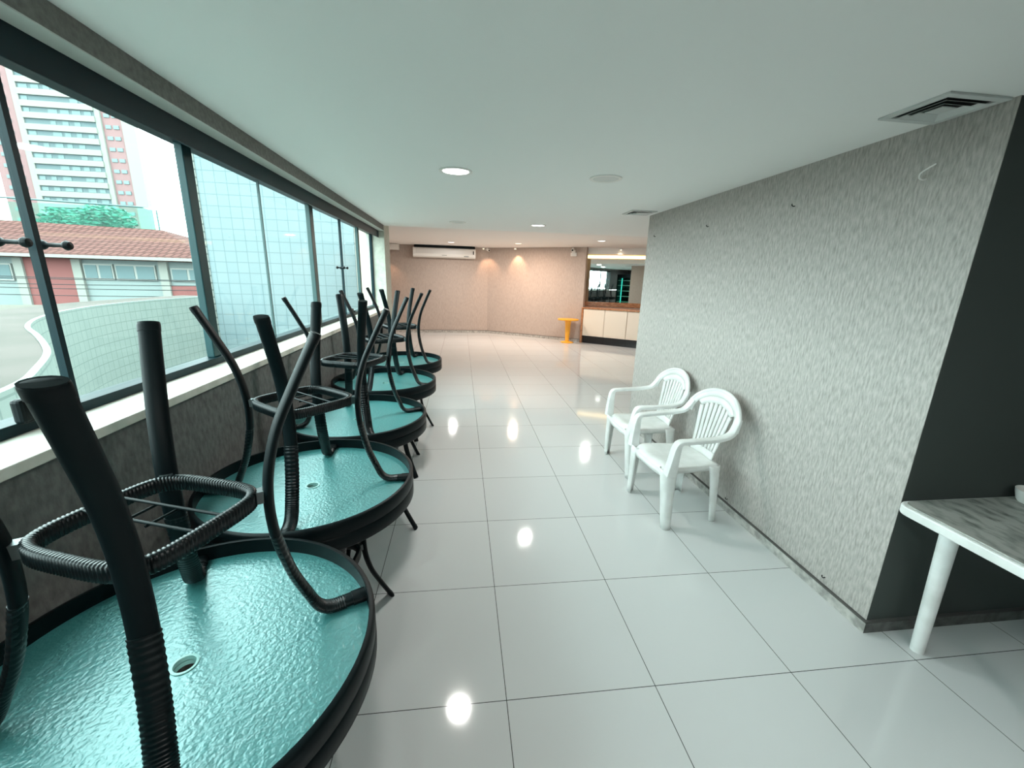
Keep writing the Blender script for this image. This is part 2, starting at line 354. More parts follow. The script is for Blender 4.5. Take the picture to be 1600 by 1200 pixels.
for k in range(5):
    b_ = copy_tree(proto); b_.location = (TABX[k][0], TABX[k][1], 2 * H + 0.0005)
    b_.rotation_euler = (PI, 0, ROTU[k])
    tag(b_, 'upside-down glass-topped patio table with legs in the air, %s' % order[k], 'table', 'upside-down patio tables stacked along the window')

# ------------------------------------------------------------------ white monobloc chairs
def make_chair():
    root = empty('plastic_armchair')
    # seat: x lateral, +y front
    mb = MB(); nx, ny = 16, 16; vs = []
    for j in range(ny + 1):
        v = j / ny
        for i in range(nx + 1):
            u = 2 * i / nx - 1
            hw = 0.185 + 0.04 * v; y = -0.20 + 0.43 * v
            y += -0.045 * (abs(u) ** 4) * (v ** 3)
            z = 0.405 - 0.018 * (1 - u * u) * math.sin(PI * min(1, v * 1.05)) + 0.012 * v
            if v > 0.82: z -= 0.035 * ((v - 0.82) / 0.18) ** 2
            if abs(u) > 0.9: z -= 0.004
            vs.append((u * hw, y, z))
    fs = [(j * (nx + 1) + i, j * (nx + 1) + i + 1, (j + 1) * (nx + 1) + i + 1, (j + 1) * (nx + 1) + i) for j in range(ny) for i in range(nx)]
    # skirt around the rim
    mb.add(vs, fs, True)
    rim = [i for i in range(nx + 1)] + [j * (nx + 1) + nx for j in range(1, ny + 1)] + [ny * (nx + 1) + i for i in range(nx - 1, -1, -1)] + [j * (nx + 1) for j in range(ny - 1, 0, -1)]
    sk = [Vector(vs[i]) for i in rim]; n = len(sk)
    low = [Vector((p.x * 1.02, p.y * 1.01, p.z - 0.035)) for p in sk]
    mb.add([tuple(p) for p in sk] + [tuple(p) for p in low], [(i, (i + 1) % n, n + (i + 1) % n, n + i) for i in range(n)], True)
    o = mb.build('seat', m_white, root); so = o.modifiers.new('thickness', 'SOLIDIFY'); so.thickness = 0.006; so.offset = -1
    # legs: outward open channel
    def leg(x0, y0, x1, y1, z0, z1, w0, w1, sx, sy, name='leg'):
        pts = []
        prof = []
        for (a, b) in ((-1.0, -0.1), (-0.8, 0.12), (-0.12, 0.12), (0.12, -0.12), (0.12, -0.8), (-0.1, -1.0)):
            prof.append((a, b))
        vs = []; K = 8
        for k in range(K + 1):
            t = k / K; z = z0 + (z1 - z0) * t; wd = w0 + (w1 - w0) * (t ** 0.6); x = x0 + (x1 - x0) * t; y = y0 + (y1 - y0) * t
            for a, b in prof: vs.append((x + sx * a * wd, y + sy * b * wd, z))
        m_ = len(prof)
        fs = [(k * m_ + q, k * m_ + q + 1, (k + 1) * m_ + q + 1, (k + 1) * m_ + q) for k in range(K) for q in range(m_ - 1)]
        o = MB().add(vs, fs, True).build(name, m_white, root)
        s_ = o.modifiers.new('thickness', 'SOLIDIFY'); s_.thickness = 0.005; s_.offset = 0
        return o
    for s in (-1, 1):
        leg(s * 0.232, 0.215, s * 0.262, 0.20, 0.40, 0.0, 0.085, 0.045, s, 1)
        leg(s * 0.20, -0.19, s * 0.215, -0.205, 0.40, 0.0, 0.075, 0.04, s, -1)
    # arm: vertical support then a flat strip that turns into the hoop of the back
    for s in (-1, 1):
        P1 = spline([(s * 0.243, 0.205, 0.385), (s * 0.252, 0.198, 0.48), (s * 0.258, 0.188, 0.575), (s * 0.262, 0.165, 0.612), (s * 0.268, 0.10, 0.618), (s * 0.272, -0.02, 0.622), (s * 0.268, -0.12, 0.630), (s * 0.256, -0.185, 0.648), (s * 0.243, -0.222, 0.695), (s * 0.232, -0.240, 0.735)], 6)
        scl = []
        for i in range(len(P1)):
            t = i / (len(P1) - 1); scl.append((1.0 + 0.1 * max(0, 0.35 - t) / 0.35, 1.0 + 2.0 * max(0, 0.36 - t) / 0.36))
        prof = [(-0.027, 0.006), (-0.027, -0.012), (-0.023, -0.012), (-0.021, 0.0), (0.021, 0.0), (0.023, -0.012), (0.027, -0.012), (0.027, 0.006), (0.024, 0.009), (-0.024, 0.009)]
        prof = [(a, b * s) for a, b in prof]
        def sidef(i, P1=P1, s=s):
            t = i / (len(P1) - 1)
            return Vector((s * 1.0, 0.35 * min(1, t * 3), 0)) if t < 0.99 else Vector((s, 0, 0))
        MB().sweep(P1, prof, side=(lambda i: (s * 1.0, 0.0, 0.0)), scales=scl).build('armrest', m_white, root)
    # back
    bk = MB()
    def by(x, z):   # back surface
        t = (z - 0.40) / 0.45
        return -0.195 - 0.10 * t + 0.55 * x * x
    def strip(pts, th=0.007, ):
        pass
    # hoop running down to the arms, and the solid top between hoop and slats
    K = 40; outer = []; mid = []; inner = []
    for k in range(K + 1):
        a = PI * k / K; c_, s_ = math.cos(a), math.sin(a)
        outer.append((0.262 * c_, 0.655 + 0.20 * s_ ** 0.9)); mid.append((0.214 * c_, 0.655 + 0.155 * s_ ** 0.9)); inner.append((0.168 * c_, 0.665 + 0.098 * s_))
    vs = [(x, by(x, z), z) for x, z in outer] + [(x, by(x, z), z) for x, z in mid]
    bk.add(vs, [(k, k + 1, K + 1 + k + 1, K + 1 + k) for k in range(K)], True)
    # rolled outer edge of the hoop
    bk.tube([(x, by(x, z) - 0.004, z) for x, z in outer], 0.009, 8, side=(0, 1, 0))
    vs = [(x, by(x, z), z) for x, z in mid] + [(x, by(x, z), z) for x, z in inner]
    bk.add(vs, [(k, k + 1, K + 1 + k + 1, K + 1 + k) for k in range(K) if 7 <= k < K - 7], True)
    # slats: bottom band to the arch, fanning out
    nsl = 8
    def fan(u, z):       # u -1..1
        t = (z - 0.40) / 0.36
        half = 0.118 + 0.052 * max(t, 0) ** 1.2
        return u * half
    for q in range(nsl):
        u0 = -1 + 2 * q / nsl + (0.0 if q == 0 else 0.034); u1 = -1 + 2 * (q + 1) / nsl - (0.0 if q == nsl - 1 else 0.034)
        vs = []; KK = 10
        for k in range(KK + 1):
            t = k / KK
            um = (u0 + u1) / 2; ztop = 0.672 + 0.093 * math.sqrt(max(0, 1 - um * um * 0.93)); z = 0.45 + (ztop - 0.45) * t
            for u in (u0, u1):
                x = fan(u, z); vs.append((x, by(x, z), z))
        bk.add(vs, [(2 * k, 2 * k + 1, 2 * k + 3, 2 * k + 2) for k in range(KK)], True)
    vs = []
    for k in range(17):
        u = -1 + k / 8
        for z in (0.385, 0.42, 0.452):
            x = fan(u, z); vs.append((x, by(x, z), z))
    bk.add(vs, [(3 * k + q, 3 * k + q + 1, 3 * k + q + 4, 3 * k + q + 3) for k in range(16) for q in range(2)], True)
    o = bk.build('backrest', m_white, root); so = o.modifiers.new('thickness', 'SOLIDIFY'); so.thickness = 0.008; so.offset = 0
    return root
ch = make_chair(); ch.location = (1.325, 1.285, 0); ch.rotation_euler = (0, 0, PI / 2 + math.radians(4))
tag(ch, 'white plastic armchair against the grey wall, the nearer one to the camera', 'chair', 'white plastic armchairs by the grey wall')
ch2 = copy_tree(ch); ch2.location = (1.375, 1.975, 0); ch2.rotation_euler = (0, 0, PI / 2 + math.radians(1))
tag(ch2, 'white plastic armchair against the grey wall, behind the nearer one', 'chair', 'white plastic armchairs by the grey wall')

# ------------------------------------------------------------------ white plastic table on the right
def rrect(x0, y0, x1, y1, r, n=8):
    out = []
    for cx, cy, a in ((x1 - r, y0 + r, -PI / 2), (x1 - r, y1 - r, 0), (x0 + r, y1 - r, PI / 2), (x0 + r, y0 + r, PI)):
        for k in range(n + 1):
            t = a + PI / 2 * k / n; out.append((cx + r * math.cos(t), cy + r * math.sin(t)))
    return out
pt = empty('plastic_table', (2.36, -0.25, 0)); tag(pt, 'white plastic table with stained grey top in the dark corner', 'table')
MB().prism(rrect(-0.70, -0.40, 0.70, 0.40, 0.055), 0.655, 0.694).build('apron', m_white, pt, bevel=0.006)
MB().prism(rrect(-0.685, -0.385, 0.685, 0.385, 0.045), 0.694, 0.700).build('tabletop', m_marble, pt, bevel=0.002)
for sx in (-1, 1):
    for sy in (-1, 1):
        top = Vector((sx * 0.57, sy * 0.27, 0.66)); bot = Vector((sx * 0.50, sy * 0.295, 0.0))
        path = [top.lerp(bot, k / 8) for k in range(9)]
        MB().tube(path, 0.0315, 20, side=(1, 0, 0), scales=[1 - 0.22 * k / 8 for k in range(9)]).build('leg', m_white, pt)
cup = MB().lathe([(0.0, 0), (0.045, 0), (0.052, 0.01), (0.06, 0.04), (0.062, 0.055), (0.059, 0.055), (0.055, 0.03), (0.045, 0.012), (0, 0.01)], 28).build('bowl', m_white2)
cup.location = (2.245, 0.075, 0.7); tag(cup, 'rounded white bowl at the far right of the plastic table', 'bowl')

# ------------------------------------------------------------------ ceiling fittings
def downlight(x, y, z, r, on, label, warm=False, lamp=0):
    t = empty('recessed_downlight', (x, y, z)); tag(t, label, 'ceiling light', 'round recessed downlights in the ceiling')
    MB().lathe([(r, 0.0), (r, -0.006), (r - 0.012, -0.009), (r - 0.022, -0.004), (r - 0.022, 0.0)], 40).build('trim_ring', m_white2, t)
    if on: MB().lathe([(0.0, -0.003), (r - 0.02, -0.003), (r - 0.02, -0.0005), (0.0, -0.0005)], 40).build('diffuser', m_onw if warm else m_on, t)
    else: MB().lathe([(0.0, -0.001), (r * 0.45, -0.001), (r - 0.022, -0.004)], 40).build('diffuser', m_off, t)
    if lamp:
        ld = bpy.data.lights.new('downlight_lamp', 'AREA'); ld.shape = 'DISK'; ld.size = (r - 0.02) * 2; ld.energy = lamp
        ld.color = (1, 0.76, 0.60) if warm else (1, 0.97, 0.92)
        lo = bpy.data.objects.new('lamp', ld); C.objects.link(lo); lo.parent = t; lo.location = (0, 0, -0.012)
    return t
downlight(-0.20, 1.66, ZC, 0.105, True, 'lit round downlight, the large bright one nearest the camera', lamp=19)
downlight(0.77, 1.62, ZC, 0.105, False, 'unlit round downlight right of the nearest lit one')
downlight(-0.21, 4.17, ZC, 0.10, False, 'unlit flat round downlight in front of the air conditioner')
downlight(0.78, 4.12, ZC, 0.10, True, 'lit round downlight in mid ceiling, straight above the passage', lamp=19)
downlight(-0.407, 9.364, ZF, 0.10, True, 'small lit downlight directly in front of the air conditioner', lamp=30)
downlight(1.185, 8.967, ZF, 0.10, True, 'warm lit downlight in front of the pink wall', warm=True, lamp=62)
downlight(2.739, 7.508, ZF, 0.10, True, 'lit downlight at the right near the cabinet recess', warm=False, lamp=30)
for x, y, lb in ((-0.25, -2.3, 'added fill downlight in the ceiling behind the camera'), (0.8, -2.3, 'added fill downlight behind the camera, right one')):
    downlight(x, y, ZC, 0.105, True, lb, lamp=19)  # both lamps added behind the camera as even fill for the room
def vent(x, y, s, label):
    t = empty('ceiling_vent', (x, y, ZC)); tag(t, label, 'air vent', 'square ceiling vents by the grey wall')
    h = s / 2
    fr = MB()
    for a, b, z0 in ((h, h - 0.028, -0.008), ):
        fr.box((-a, -a, z0), (a, -b, 0)).box((-a, b, z0), (a, a, 0)).box((-a, -b, z0), (-b, b, 0)).box((b, -b, z0), (a, b, 0))
    fr.build('frame', m_vent, t, bevel=0.002)
    MB().box((-h + 0.03, -h + 0.03, -0.0015), (h - 0.03, h - 0.03, -0.0005)).build('duct_shade_sheet', m_ventd, t)  # dark sheet that paints the shade inside the duct
    for a in (h - 0.040, h - 0.066):
        l = MB()
        for q in range(4):
            Mx = Matrix.Rotation(q * PI / 2, 4, 'Z')
            v = [(-a, -a, -0.010), (a, -a, -0.010), (a - 0.016, -a + 0.016, -0.002), (-a + 0.016, -a + 0.016, -0.002), (-a, -a, -0.0115), (a, -a, -0.0115), (a - 0.016, -a + 0.016, -0.0035), (-a + 0.016, -a + 0.016, -0.0035)]
            l.add([tuple(Mx @ Vector(p)) for p in v], [(0, 1, 2, 3), (4, 7, 6, 5), (0, 4, 5, 1), (2, 6, 7, 3)])
        l.build('louvre', m_vent, t)
    MB().box((-0.03, -0.03, -0.008), (0.03, 0.03, -0.005)).build('centre_plate', m_vent, t)
    return t
vent(1.583, 0.305, 0.25, 'square white ceiling vent at the near top corner of the grey wall')
vent(1.535, 2.84, 0.25, 'small square ceiling vent at the far end of the grey wall')

# hooks and screws on the grey wall
def hook(y, z, label, big=False, col=None):
    o = MB()
    if big:
        p = spline([(0, 0, 0), (-0.02, 0, -0.004), (-0.032, 0.004, 0.004), (-0.034, 0.0, 0.02), (-0.03, -0.02, 0.034), (-0.022, -0.04, 0.046)], 5); o.tube(p, 0.003, 8)
    else:
        p = spline([(0, 0, 0), (-0.012, 0, -0.001), (-0.017, 0.003, 0.005), (-0.014, 0.006, 0.011)], 4); o.tube(p, 0.0026, 8)
    ob = o.build('wall_hook', m_white2 if big else m_black); ob.location = (1.715, y, z); tag(ob, label, 'hook', 'small hooks and screws in the grey wall')
hook(0.404, 2.005, 'bent pale wire hook high on the grey wall near its corner', True)
hook(1.09, 2.009, 'small dark screw hook high on the grey wall, next after the wire hook')
hook(1.93, 1.994, 'small dark screw hook high on the grey wall, third from the corner')
hook(2.82, 2.001, 'small dark screw hook high on the grey wall at its far end')
hook(1.21, 0.085, 'small dark screw hook low on the grey wall beside the white chair')
hook(0.40, 0.10, 'small dark screw hook low on the grey wall above the near skirting')

# ------------------------------------------------------------------ far wall objects
ac = empty('air_conditioner', (-0.62, 10.74, 2.055)); tag(ac, 'long white wall air conditioner with a black top grille on the pink wall', 'air conditioner')
ac.rotation_euler = (0, 0, math.radians(2))
body = [(0.0, 0.01), (-0.10, 0.0), (-0.20, 0.03), (-0.225, 0.09), (-0.225, 0.22), (-0.20, 0.258), (0.0, 0.258)]
mb = MB(); nb = len(body)
mb.add([(x, y, z) for x in (-0.84, 0.84) for y, z in body], [tuple(range(nb)), tuple(range(nb, 2 * nb))] + [(i, (i + 1) % nb, nb + (i + 1) % nb, nb + i) for i in range(nb)])
mb.build('casing', m_white2, ac, bevel=0.006)
MB().box((-0.80, -0.225, 0.258), (0.82, -0.01, 0.318)).build('intake_grille', m_black, ac, bevel=0.006)
MB().box((-0.76, -0.231, 0.105), (0.76, -0.225, 0.215)).build('front_panel', mat('ac_panel', (0.68, 0.68, 0.66), 0.4), ac, bevel=0.002)
MB().box((0.765, -0.231, 0.11), (0.79, -0.225, 0.20)).build('display', m_black, ac)
MB().box((-0.07, -0.2285, 0.062), (0.06, -0.2245, 0.071)).build('nameplate', m_post, ac)
MB().box((0.52, -0.2285, 0.045), (0.65, -0.2245, 0.06)).build('indicator', m_post, ac)
bx = empty('duct_box', (-1.92, 10.43, 2.225)); tag(bx, 'white boxed duct under the ceiling at the far left', 'duct')
MB().box((-0.42, 0, 0), (0.10, 0.22, 0.144)).build('casing', m_white2, bx, bevel=0.004)
def eye(x, y, z, label, spot=None):
    t = empty('spotlight', (x, y, z)); tag(t, label, 'spotlight', 'small warm spotlights along the pink wall')
    MB().lathe([(0, 0.03), (0.022, 0.03), (0.03, 0.01), (0.033, -0.018), (0.026, -0.02)], 20).build('shell', m_white2, t)
    MB().lathe([(0, -0.012), (0.026, -0.018), (0.026, -0.012), (0, -0.006)], 20).build('bulb', m_spot, t)
    if spot:
        ld = bpy.data.lights.new('spot_lamp', 'SPOT'); ld.energy = spot[0]; ld.color = (1, 0.56, 0.33); ld.spot_size = math.radians(spot[1]); ld.spot_blend = 0.7; ld.shadow_soft_size = 0.02
        lo = bpy.data.objects.new('lamp', ld); C.objects.link(lo); lo.parent = t; lo.location = (0, 0, -0.03)
        d = Vector(spot[2]); lo.rotation_euler = d.to_track_quat('-Z', 'Y').to_euler()
eye(0.44, 10.55, ZF - 0.035, 'small glowing spotlight by the white camera near the wall kink', (22, 75, (0.25, 0.25, -1)))
eye(1.26, 10.13, ZF - 0.035, 'small glowing spotlight at the top middle of the pink wall', (26, 75, (0.2, 0.28, -1)))
eye(-2.12, 10.40, 2.20, 'small glowing spotlight under the duct box at far left', (12, 70, (0.1, 0.25, -1)))
def cctv(x, y, z, rz, label):
    t = empty('security_camera', (x, y, z), (0, 0, rz)); tag(t, label, 'camera', 'white security cameras at the far wall')
    MB().box((-0.02, -0.02, 0.0), (0.02, 0.02, 0.035)).build('mount', m_white2, t, bevel=0.003)
    MB().tube([(0, 0.03, 0.0), (0, -0.09, -0.035)], 0.032, 16, side=(1, 0, 0)).build('housing', m_white2, t)
    MB().tube([(0, -0.088, -0.034), (0, -0.094, -0.036)], 0.022, 16, side=(1, 0, 0)).build('lens', m_black, t)
cctv(0.55, 10.62, ZF - 0.055, 0.5, 'white security camera right of the air conditioner')
cctv(2.62, 9.32, ZF - 0.055, -0.4, 'white security camera at the right end of the pink wall')
sn = empty('alarm_siren', (2.66, 9.40, 2.155)); tag(sn, 'white wall box below the security camera at the pink wall end', 'alarm')
MB().box((-0.07, -0.05, 0), (0.07, 0.02, 0.09)).build('base_box', m_white2, sn, bevel=0.01)
MB().prism([(-0.04, -0.05), (0.04, -0.05), (0.04, 0.02), (-0.04, 0.02)], 0.09, 0.15).build('top_piece', m_white2, sn, bevel=0.015)

st = empty('pedestal_table', (2.55, 9.10, 0)); tag(st, 'small round bright yellow pedestal table against the pink wall', 'table')
MB().lathe([(0, 0.575), (0.26, 0.575), (0.27, 0.585), (0.27, 0.60), (0.262, 0.605), (0, 0.605)], 40).build('tabletop', m_yellow, st)
MB().lathe([(0.05, 0.03), (0.058, 0.2), (0.07, 0.45), (0.085, 0.575)], 28).build('pedestal', m_yellow, st)
MB().lathe([(0, 0.0), (0.165, 0.0), (0.17, 0.012), (0.10, 0.03), (0.0, 0.04)], 36).build('base', m_yellow, st)

# counter with cream cabinets
CA = math.radians(-38.5); F0 = Vector((2.93, 9.08, 0)); Dc = Vector((math.cos(CA), math.sin(CA), 0)); Nc = Vector((-Dc.y, Dc.x, 0))   # Nc to the back
def cp(s0, s1, n0, n1): return [tuple((F0 + Dc * s + Nc * n).xy) for s, n in ((s0, n0), (s1, n0), (s1, n1), (s0, n1))]
ct = MB().prism(cp(-0.05, 3.2, -0.02, 0.5), 0.875, 0.905).prism(cp(-0.05, 0.0, -0.01, 0.5), 0, 0.875).build('countertop', m_wood, bevel=0.003)
tag(ct, 'brown laminate countertop with a side panel reaching the floor', 'counter')
for q in range(4):
    s0 = q * 0.567
    cb = empty('base_cabinet', tuple(F0 + Dc * s0)); cb.rotation_euler = (0, 0, CA)
    tag(cb, ['cream base cabinet at the left end of the counter', 'cream base cabinet in the middle of the counter', 'cream base cabinet partly hidden by the grey wall edge', 'cream base cabinet at the hidden right end of the counter'][q], 'cabinet', 'cream cabinets under the counter')
    MB().box((0.002, 0.02, 0.19), (0.563, 0.48, 0.872)).build('body', m_cab, cb)
    MB().box((0.005, 0.0, 0.195), (0.560, 0.019, 0.868)).build('door', m_cab, cb, bevel=0.002)
    MB().box((0.0, 0.05, 0.0), (0.563, 0.48, 0.19)).build('plinth', m_kick, cb)
# backsplash, mirror, glowing cove
bs = MB().prism(pr(0.0, 3.4, 0.022, 0.002), 0.9, 1.02).build('backsplash', m_wood); tag(bs, 'brown backsplash strip below the mirror', 'backsplash')
mi = MB().prism(pr(0.02, 3.2, 0.012, 0.002), 1.02, 2.13).build('mirror', m_mirror); tag(mi, 'wide frameless mirror above the counter', 'mirror')
sf = struct('trim_5', MB().prism(pr(-0.05, 4.4, 0.42, 0.30), 2.225, ZF), m_ceil_far)
ls = MB().prism(pr(0.05, 3.2, 0.05, 0.015), 2.15, 2.215).build('led_strip_light', m_led); tag(ls, 'glowing warm light strip along the wall above the mirror', 'strip light')
p = along(1.0, 0.5); eye(p.x, p.y, ZF - 0.035, 'small glowing spotlight in front of the mirror cove', (25, 90, (0, 0.1, -1)))

fg = empty('display_fridge', (-0.78, -2.75, 0)); tag(fg, 'dark glass-door display fridge with teal lit shelves, reflected in the mirror', 'fridge')
MB().box((-0.42, -0.32, 0), (-0.39, 0.30, 1.95)).box((0.39, -0.32, 0), (0.42, 0.30, 1.95)).box((-0.39, -0.32, 0), (0.39, -0.29, 1.95)).box((-0.39, -0.29, 0), (0.39, 0.30, 0.15)).box((-0.39, -0.29, 1.8), (0.39, 0.30, 1.95)).build('cabinet', m_black, fg)
for z in (0.45, 0.75, 1.05, 1.35, 1.62):
    MB().box((-0.385, -0.28, z), (0.385, 0.22, z + 0.02)).build('shelf', m_white2, fg)
MB().box((-0.37, -0.285, 0.2), (-0.35, -0.265, 1.75)).box((0.35, -0.285, 0.2), (0.37, -0.265, 1.75)).build('light_tube', mat('teal_tube', (0, 0.4, 0.4), 0.5, emit=(0.1, 0.9, 0.8), es=3), fg)
MB().box((-0.39, 0.30, 0.16), (0.39, 0.315, 1.79)).build('glass_door', m_tint, fg)

# ------------------------------------------------------------------ outside
m_btile = tile_mat('pale_blue_wall_tiles', (0.134, 0.172, 0.180), (0.090, 0.122, 0.130), 0.30, 0.30, 0.011)
m_ptile = tile_mat('pale_green_parapet_tiles', (0.165, 0.193, 0.176), (0.112, 0.138, 0.127), 0.19, 0.19, 0.009, 'YZ')
bw = MB().box((-7.35, 12.0, -2.5), (-1.7, 12.4, 6.5)).build('tiled_building', m_btile); tag(bw, 'pale blue tiled side wall of the neighbouring building outside the windows', 'building')
m_edge = tile_mat('edge_bricks', (0.143, 0.154, 0.143), (0.059, 0.069, 0.065), 5.0, 0.2, 0.022)
MB().box((-7.47, 11.97, -2.5), (-7.35, 12.4, 6.5)).build('edge_strip', m_edge, bw)
ep = MB().box((-1.85, 5.9, -1), (-1.68, 6.3, 3.5)).build('outside_pillar', mat('beige_render', (0.119, 0.121, 0.104), 0.8)); tag(ep, 'beige rendered pillar just outside the last window', 'pillar')
par = [(-7.72, 12.6), (-7.80, 11.2), (-7.78, 9.6), (-7.55, 8.24), (-7.15, 7.1), (-6.75, 6.3), (-6.25, 5.5), (-5.65, 4.75), (-4.96, 4.08), (-4.31, 3.42), (-3.83, 2.89), (-3.38, 2.28), (-3.10, 1.85), (-2.9, 1.3), (-2.8, 0.5), (-2.8, -1.5)]
pp = spline([(x, y, 0) for x, y in par], 5); n = len(pp)
def offs(d):
    out = []
    for i, p in enumerate(pp):
        t = (pp[min(i + 1, n - 1)] - pp[max(i - 1, 0)]).normalized(); out.append(p + Vector((t.y, -t.x, 0)) * d)
    return out
def band(d0, d1, z0, z1):
    a = offs(d0); b = offs(d1)
    v = [(*p.xy, z1) for p in a] + [(*p.xy, z1) for p in b] + [(*p.xy, z0) for p in a] + [(*p.xy, z0) for p in b]
    f = []
    for i in range(n - 1): f += [(i, i + 1, n + i + 1, n + i), (2 * n + i, 3 * n + i, 3 * n + i + 1, 2 * n + i + 1), (i, 2 * n + i, 2 * n + i + 1, i + 1), (n + i, n + i + 1, 3 * n + i + 1, 3 * n + i)]
    f += [(0, n, 3 * n, 2 * n), (n - 1, 3 * n - 1, 4 * n - 1, 2 * n - 1)]
    return MB().add(v, f)
pw = band(0.0, 0.05, -2.5, 0.8).build('parapet_wall', m_ptile); tag(pw, 'curved pale green tiled parapet wall outside the near windows', 'parapet')
m_cream = mat('cream_paving', (0.070, 0.062, 0.054), 0.8); noisy(m_cream, (0.062, 0.056, 0.049), (0.078, 0.066, 0.060), (1, 1, 1), 1.5, 5)
band(0.052, 0.9, 0.5, 0.79).build('coping', m_cream, pw)
m_slat = mat('striped_paving', (0.121, 0.121, 0.103), 0.8)
g = N(m_slat, 'ShaderNodeNewGeometry'); wv = N(m_slat, 'ShaderNodeTexWave'); wv.bands_direction = 'Y'; wv.inputs['Scale'].default_value = 2.6; wv.inputs['Distortion'].default_value = 0.4
rp = N(m_slat, 'ShaderNodeValToRGB'); rp.color_ramp.elements[0].color = (0.050, 0.045, 0.038, 1); rp.color_ramp.elements[1].color = (0.085, 0.080, 0.066, 1); rp.color_ramp.elements[1].position = 0.35
L(m_slat, g, 'Position', wv, 'Vector'); L(m_slat, wv, 'Fac', rp, 'Fac'); L(m_slat, rp, 0, P(m_slat), 'Base Color')
tr = MB().prism([(p.x, p.y) for p in offs(0.92)][5:] + [(-3.8, -3), (-14, -3), (-14, 10)], 0.4, 0.58).build('outer_terrace', m_slat); tag(tr, 'pale striped terrace beyond the curved parapet', 'terrace')
gd = struct('ground', MB().box((-220, -60, -2.8), (-1.46, 260, -2.5)), mat('street_ground', (0.091, 0.091, 0.088), 0.9))
# house with tiled roof
hs = empty('brick_house', (-17, 22, -2.5)); tag(hs, 'low brick and white house with an orange tiled roof seen through the window', 'house')
def hx(a, b): return (a[0] + 17, a[1] - 22, a[2] + 2.5), (b[0] + 17, b[1] - 22, b[2] + 2.5)
m_hw = mat('house_white', (0.165, 0.195, 0.190), 0.8); m_brick = mat('house_brick', (0.169, 0.069, 0.065), 0.8); m_hp = mat('house_pilaster', (0.20, 0.205, 0.185), 0.8)
MB().box(*hx((-32, 22.0, -2.5), (-10, 27, 2.0))).build('wall', m_hw, hs)
for a, b_, z0, z1 in ((-21.1, -19.0, -2.5, 2.0), (-14.75, -10, -2.5, 0.75)):
    MB().box(*hx((a, 21.95, z0), (b_, 22.02, z1))).build('brick_panel', m_brick, hs)
for x in (-21.45, -18.95, -15.1):
    MB().box(*hx((x, 21.85, -2.5), (x + 0.38, 22.02, 2.0))).build('pilaster', m_hp, hs)
m_win = mat('house_window_frame', (0.225, 0.23, 0.215), 0.6); m_wp = mat('house_window_pane', (0.095, 0.135, 0.140), 0.4)
for x0, x1, z0, z1, k in ((-18.5, -17.2, 0.95, 1.7, 2), (-17.1, -15.3, 0.95, 1.7, 2), (-14.6, -12.2, 0.95, 1.6, 3), (-23.3, -21.6, 0.8, 1.6, 2)):
    wn = MB().box(*hx((x0, 21.9, z0), (x1, 22.0, z1))).build('window', m_win, hs)
    sw = (x1 - x0) / k
    for q in range(k): MB().box(*hx((x0 + q * sw + 0.06, 21.88, z0 + 0.07), (x0 + (q + 1) * sw - 0.06, 21.91, z1 - 0.07))).build('pane', m_wp, wn)
m_roof = mat('clay_roof_tiles', (0.208, 0.093, 0.078), 0.8); g = N(m_roof, 'ShaderNodeNewGeometry'); wv = N(m_roof, 'ShaderNodeTexBrick'); wv.offset = 0.5
wv.inputs['Scale'].default_value = 1; wv.inputs['Brick Width'].default_value = 0.34; wv.inputs['Row Height'].default_value = 0.5; wv.inputs['Mortar Size'].default_value = 0.055
wv.inputs['Color1'].default_value = (0.087, 0.038, 0.032, 1); wv.inputs['Color2'].default_value = (0.076, 0.031, 0.027, 1); wv.inputs['Mortar'].default_value = (0.040, 0.015, 0.012, 1)
L(m_roof, g, 'Position', wv, 'Vector'); L(m_roof, wv, 'Color', P(m_roof), 'Base Color')
rv = [(-33, 21.3, 2.05), (-12.3, 21.3, 2.05), (-17.2, 26, 3.7), (-33, 26, 4.1), (-12.3, 31, 2.05), (-33, 31, 2.05), (-33, 21.3, 1.9), (-12.3, 21.3, 1.9), (-12.3, 31, 1.9), (-33, 31, 1.9)]
MB().add([(x + 17, y - 22, z + 2.5) for x, y, z in rv], [(0, 1, 2, 3), (1, 4, 2), (3, 2, 4, 5), (0, 6, 7, 1), (1, 7, 8, 4), (6, 9, 8, 7)]).build('roof', m_roof, hs)
MB().box(*hx((-33, 21.2, 1.93), (-12.2, 21.3, 2.07))).build('gutter', m_hp, hs)
# tower
tw = empty('apartment_tower', (-76, 100, -2.5)); tag(tw, 'tall apartment tower with pale balcony bands and brick side strips', 'building')
def tx(a, b): return (a[0] + 76, a[1] - 100, a[2] + 2.5), (b[0] + 76, b[1] - 100, b[2] + 2.5)
m_tb = mat('tower_brick', (0.178, 0.108, 0.108), 0.8); m_tc = mat('tower_cream', (0.178, 0.184, 0.163), 0.8); m_tg2 = mat('tower_glazing', (0.084, 0.113, 0.119), 0.5)
m_tw = mat('tower_small_window', (0.119, 0.163, 0.163), 0.5)
MB().box(*tx((-92, 100.5, -2.5), (-67.6, 102.5, 44))).build('brick_body', m_tb, tw)
MB().box(*tx((-67.9, 100.2, -2.5), (-65.6, 101.2, 44))).build('side_fin', m_tc, tw)
MB().box(*tx((-86.2, 100.1, -2.5), (-85.1, 100.6, 44))).build('pilaster', m_tc, tw)
MB().box(*tx((-72.4, 100.1, -2.5), (-71.5, 100.6, 44))).build('pilaster', m_tc, tw)
